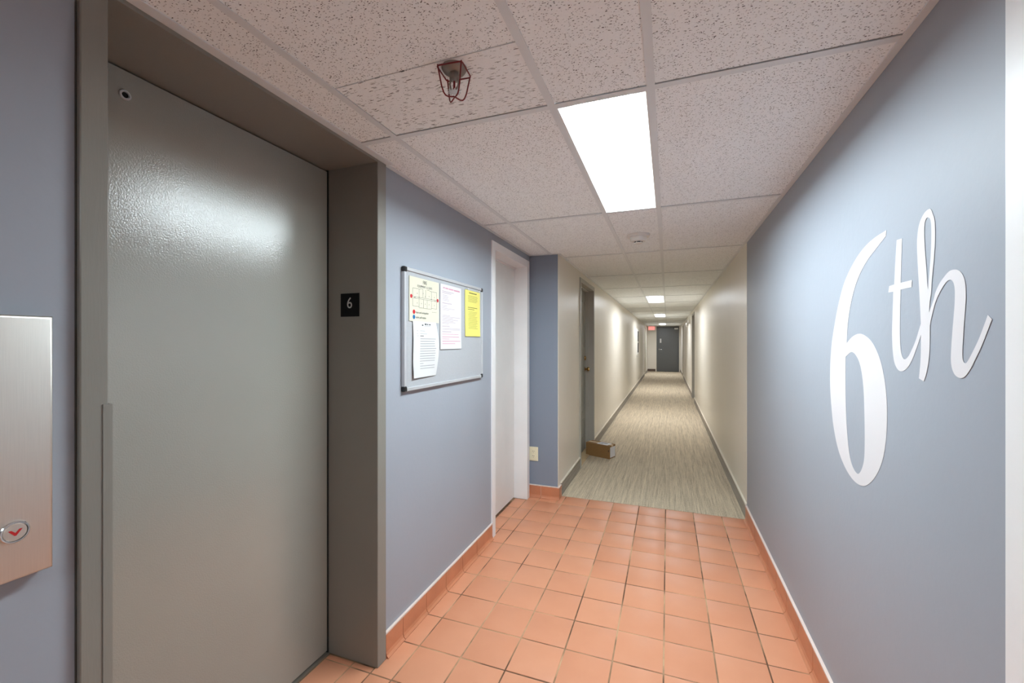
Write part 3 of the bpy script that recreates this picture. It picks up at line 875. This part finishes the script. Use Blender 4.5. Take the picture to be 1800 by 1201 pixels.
L.append((.08, .42, .640, .008)); L.append((.08, .95, .675, .005)); L.append((.08, .93, .693, .005)); L.append((.08, .50, .725, .009))
lines(n2, 'printed_text', 'ink_mauve', L, y0, z0, y1 - y0, z1 - z0, x2, c2)
lines(n2, 'printed_text', 'ink_pink', [(.08, .85, .765, .007), (.08, .88, .805, .010), (.08, .40, .838, .007), (.08, .94, .872, .010), (.08, .68, .910, .009)], y0, z0, y1 - y0, z1 - z0, x2, c2)

# yellow notice
y0, y1, z0, z1 = 2.309, 2.525, 1.424, 1.709
def c3(u, v): return (.0015 + .010 * max(0, .35 - v) ** 1.3, 0)
n3 = sheet('yellow_notice', 'bright yellow notice at the right side of the board', y0, y1, z0, z1, 'paper_yellow', c3)
lines(n3, 'printed_heading', 'ink_olive_dark', [(.25, .76, .045, .020)], y0, z0, y1 - y0, z1 - z0, x2, c3)
L = [(.18, .18 + rnd.uniform(.55, .66), .11 + i * .026, .009) for i in range(6)]
L += [(.20, .20 + rnd.uniform(.45, .64), .46 + i * .028, .007) for i in range(14)]
lines(n3, 'printed_text', 'ink_olive', L, y0, z0, y1 - y0, z1 - z0, x2, c3)
lines(n3, 'printed_text', 'ink_olive_dark', [(.17, .80, .365, .012), (.17, .60, .405, .012)], y0, z0, y1 - y0, z1 - z0, x2, c3)

# white letter, slightly curled
y0, y1, z0, z1 = 1.746, 1.962, 1.213, 1.490
def c4(u, v): return (.003 + .014 * math.sin(v * math.pi) * (u - .35) ** 2 * 2 + .012 * max(0, .3 - v) * (1 - u) * 2, .012 * math.sin(v * math.pi) * u - .002 * math.sin(v * 6))
n4 = sheet('white_letter', 'curled white letter pinned below the fire plan', y0, y1, z0, z1, 'paper', c4)
x4 = PX + .0019
lines(n4, 'printed_logo', 'ink_dark', [(.48, .56, .030, .028), (.58, .63, .034, .022), (.66, .74, .036, .020), (.36, .42, .052, .024)], y0, z0, y1 - y0, z1 - z0, x4, c4)
L = [(.46, .74, .072, .006), (.14, .19, .165, .005), (.28, .48, .165, .006), (.14, .18, .215, .005), (.28, .56, .215, .006), (.15, .22, .258, .005)]
L += [(.28, .28 + rnd.uniform(.56, .62), .305 + i * .0445, .010) for i in range(13)]
L[6 + 11 - 1] = (.28, .42, L[6 + 10][2], .009)
lines(n4, 'printed_text', 'ink_grey', L, y0, z0, y1 - y0, z1 - z0, x4, c4)
lines(n4, 'printed_text', 'ink', [(.28, .42, .254, .011)], y0, z0, y1 - y0, z1 - z0, x4, c4)
# pins
def pin(y, z, label, mat='wplastic'):
    r = empty('push_pin', (PX, y, z), label, 'push pin', 'push pins on the notice board')
    bm = bm_new(); lathe(bm, [(.003, 0), (.005, .002), (.003, .005), (.0045, .011), (.003, .012)], (PX + .002, y, z), 'x', 14); obj('pin_head', bm, mat, r, smooth=True)
pin(2.335, 1.7155, 'pale push pin above the left corner of the yellow notice'); pin(2.492, 1.715, 'pale push pin above the right corner of the yellow notice')

# ------------------------------------------------------------------ wall lettering
SIX = [(1.484,1.703,1),(1.566,1.697),(1.641,1.68),(1.712,1.648),(1.784,1.597),(1.836,1.53),(1.875,1.458),(1.904,1.391),(1.918,1.331),(1.923,1.294),(1.924,1.223),(1.912,1.15),(1.889,1.073),(1.844,1.0),(1.779,0.951),(1.707,0.928),(1.641,0.931),(1.591,0.955),(1.544,0.995),(1.508,1.046),(1.487,1.108),(1.48,1.182),(1.487,1.253),(1.51,1.316),(1.544,1.362),(1.591,1.396),(1.657,1.414),(1.718,1.405),(1.766,1.383,1),(1.759,1.438),(1.74,1.498),(1.707,1.556),(1.663,1.603),(1.605,1.64),(1.544,1.665),(1.487,1.687,1)]
SIXH = [(1.775,1.337,1),(1.724,1.354),(1.682,1.339),(1.652,1.304),(1.633,1.242),(1.626,1.158),(1.624,1.065),(1.633,1.005),(1.668,0.962),(1.707,0.966),(1.739,1.0),(1.76,1.068),(1.772,1.154),(1.776,1.252)]
LT = [(1.427,1.662,1),(1.399,1.66,1),(1.401,1.63),(1.406,1.544,1),(1.351,1.544,1),(1.353,1.526,1),(1.406,1.526,1),(1.409,1.472),(1.41,1.405),(1.406,1.368),(1.397,1.348),(1.386,1.342),(1.37,1.349),(1.354,1.365),(1.334,1.391),(1.319,1.418),(1.307,1.439,1),(1.293,1.438,1),(1.31,1.405),(1.33,1.372),(1.35,1.343),(1.374,1.32),(1.4,1.31),(1.422,1.314),(1.44,1.333),(1.449,1.368),(1.452,1.415),(1.449,1.466),(1.445,1.525,1),(1.473,1.526,1),(1.468,1.543,1),(1.44,1.544,1),(1.435,1.596)]
LH = [(1.276,1.701),(1.291,1.699),(1.307,1.689),(1.319,1.673),(1.326,1.647),(1.327,1.615),(1.323,1.567),(1.317,1.507),(1.311,1.438),(1.31,1.403),(1.311,1.351),(1.315,1.32),(1.319,1.298,1),(1.298,1.292,1),(1.288,1.311),(1.279,1.338),(1.274,1.372),(1.273,1.426,1),(1.265,1.448),(1.252,1.477),(1.237,1.497),(1.226,1.508),(1.212,1.519),(1.197,1.523),(1.186,1.516),(1.181,1.5),(1.181,1.474),(1.184,1.447),(1.189,1.41),(1.193,1.372),(1.194,1.346),(1.189,1.327),(1.178,1.315),(1.162,1.311),(1.147,1.316),(1.132,1.331),(1.114,1.356),(1.099,1.378),(1.085,1.403),(1.075,1.421),(1.07,1.43,1),(1.081,1.439,1),(1.091,1.42),(1.106,1.393),(1.124,1.367),(1.137,1.35),(1.146,1.343),(1.154,1.349),(1.156,1.365),(1.154,1.392),(1.151,1.424),(1.147,1.459),(1.145,1.485),(1.148,1.513),(1.157,1.53),(1.169,1.539),(1.183,1.543),(1.2,1.542),(1.217,1.533),(1.235,1.52),(1.251,1.501),(1.258,1.485),(1.276,1.457,1),(1.273,1.483),(1.268,1.501),(1.265,1.529),(1.259,1.566),(1.254,1.602),(1.252,1.633),(1.254,1.667),(1.262,1.686),(1.268,1.697)]
LHH = [(1.288,1.681),(1.28,1.682),(1.271,1.675),(1.267,1.656),(1.267,1.624),(1.27,1.586),(1.275,1.549),(1.28,1.511,1),(1.283,1.526),(1.288,1.569),(1.293,1.608),(1.296,1.644),(1.295,1.669)]
wd = empty('wall_lettering', (XR, 1.5, .928), 'large white script lettering reading 6th on the blue wall', 'wall lettering')
for nm, loops, off in (('digit_six', [SIX, SIXH], 0), ('letter_t', [LT], 0), ('letter_h', [LH, LHH], .0003)):
    bm = curve_mesh([smooth_loop(l) for l in loops], .0005)
    obj(nm, to_right_wall(bm, XR - .0006 - off), 'vinyl', wd)

# ------------------------------------------------------------------ outlet on the return wall
ol = empty('power_outlet', (-1.131, Y_PILLAR, .322), 'ivory duplex power outlet on the blue return wall', 'outlet')
bm = bm_new(); box(bm, -1.172 + .002, -1.090, Y_PILLAR - .008, Y_PILLAR, .322, .447)
bmesh.ops.bevel(bm, geom=[e for e in bm.edges if e.verts[0].co.y < Y_PILLAR - .001 and e.verts[1].co.y < Y_PILLAR - .001], offset=.004, segments=2, affect='EDGES')
obj('cover_plate', bm, 'ivory', ol, smooth=True)
for z in (.3645, .4045):
    bm = bm_new(); lathe(bm, [(.0165, 0), (.0165, -.002), (.0155, -.003)], (-1.131, Y_PILLAR - .0075, z), 'y', 24)
    rc = obj('receptacle', bm, 'ivory', ol, smooth=True)
    boxes('slot', [(-1.139, -1.1365, Y_PILLAR - .0112, Y_PILLAR - .0102, z, z + .010), (-1.1255, -1.123, Y_PILLAR - .0112, Y_PILLAR - .0102, z, z + .010), (-1.133, -1.129, Y_PILLAR - .0112, Y_PILLAR - .0102, z - .010, z - .006)], 'slot', rc)

# ------------------------------------------------------------------ package on the carpet
ang = math.atan2(-.12, .297)
pk = empty('cardboard_box', (-.770, 5.225, .002), 'small brown cardboard package on the carpet outside the grey door', 'box')
pk.rotation_euler = (0, 0, ang)
WLOC[pk.name] = Vector()
W2, D2, H2 = .16, .075, .155
# body with open-edged lid flaps
bm = bm_new(); box(bm, -W2, W2, -D2, D2, 0, H2 - .003, .0015); obj('carton', bm, 'cardboard', pk)
boxes('flap', [(-W2, W2, -D2, -.001, H2 - .003, H2)], 'cardboard', pk)
boxes('flap', [(-W2, W2, .001, D2, H2 - .003, H2)], 'cardboard', pk)
boxes('tape', [(-W2 - .0006, W2 + .0006, -.024, .024, H2 - .0002, H2 + .0005), (W2, W2 + .0007, -.024, .024, H2 - .045, H2), (-W2 - .0007, -W2, -.024, .024, H2 - .045, H2)], 'tape', pk)
lb = boxes('shipping_label', [(-.02, .125, -.055, .058, H2 + .0004, H2 + .001)], 'label', pk)
tx = boxes('printed_text', [(0, .05, -.03, -.02, H2 + .001, H2 + .0013), (0, .09, -.008, -.003, H2 + .001, H2 + .0013), (0, .09, .01, .03, H2 + .001, H2 + .0013)], 'ink_dark', lb); tx['kind'] = 'stuff'
boxes('shipping_label', [(W2, W2 + .0008, -.050, .068, .012, .135)], 'label', pk)
boxes('handle_mark', [(W2 - .012, W2 - .004, -D2 - .0006, -D2, .085, .105)], 'ink', pk)

# ------------------------------------------------------------------ corridor fittings
ex = empty('exit_sign', (-.705, Y_END - .35, 1.965), 'lit red exit sign high on the left at the corridor end', 'exit sign')
boxes('housing', [(-.862, -.550, Y_END - .36, Y_END - .30, 1.962, 2.148)], 'wplastic', ex, bevel=.004)
boxes('lit_face', [(-.852, -.560, Y_END - .3615, Y_END - .3595, 1.972, 2.138)], 'exit_red', ex)
bm = to_front(text_bm('EXIT', .125, .001), -.706, Y_END - .3625, 2.052); obj('lettering', bm, 'exit_txt', ex)
boxes('ceiling_mount', [(-.75, -.66, Y_END - .345, Y_END - .315, 2.148, ZC)], 'wplastic', ex)

fc = empty('extinguisher_cabinet', (XC, 13.93, .98), 'white framed extinguisher cabinet with dark glass on the left corridor wall', 'cabinet')
cy0, cy1, cz0, cz1 = 13.60, 14.26, 1.00, 1.81
bm = bm_new()
for q in ((cy0, cy1, cz1 - .07, cz1), (cy0, cy1, cz0, cz0 + .07), (cy0, cy0 + .10, cz0 + .07, cz1 - .07), (cy1 - .08, cy1, cz0 + .07, cz1 - .07), (cy0 + .10, cy1 - .08, 1.385, 1.41)):
    box(bm, XC, XC + .03, *q)
obj('frame', bm, 'wplastic', fc)
boxes('pane', [(XC + .001, XC + .0295, cy0 + .10, cy1 - .08, cz0 + .07, 1.385)], 'glass_dark', fc)
boxes('pane', [(XC + .001, XC + .0295, cy0 + .10, cy1 - .08, 1.41, cz1 - .07)], 'glass_dark', fc)
boxes('latch', [(XC + .03, XC + .04, cy0 + .03, cy0 + .06, 1.36, 1.43)], 'chrome', fc)
tag(boxes('cabinet_label', [(XC, XC + .012, 13.80, 14.10, .925, .955)], 'wplastic', origin=(XC, 13.95, .925)), 'narrow pale label strip under the extinguisher cabinet', 'label')

em = empty('emergency_light', (XR, 12.45, 1.90), 'small pale emergency light high on the right wall past the grey door', 'emergency light')
boxes('housing', [(XR - .06, XR, 12.33, 12.57, 1.90, 2.01)], 'wplastic', em, bevel=.006)
for y in (12.37, 12.53):
    bm = bm_new(); lathe(bm, [(.045, 0), (.05, -.05), (.03, -.065)], (XR - .05, y, 1.90), 'x', 20); bmesh.ops.translate(bm, vec=(0, 0, -.02), verts=bm.verts); obj('lamp_head', bm, 'wplastic', em, smooth=True)
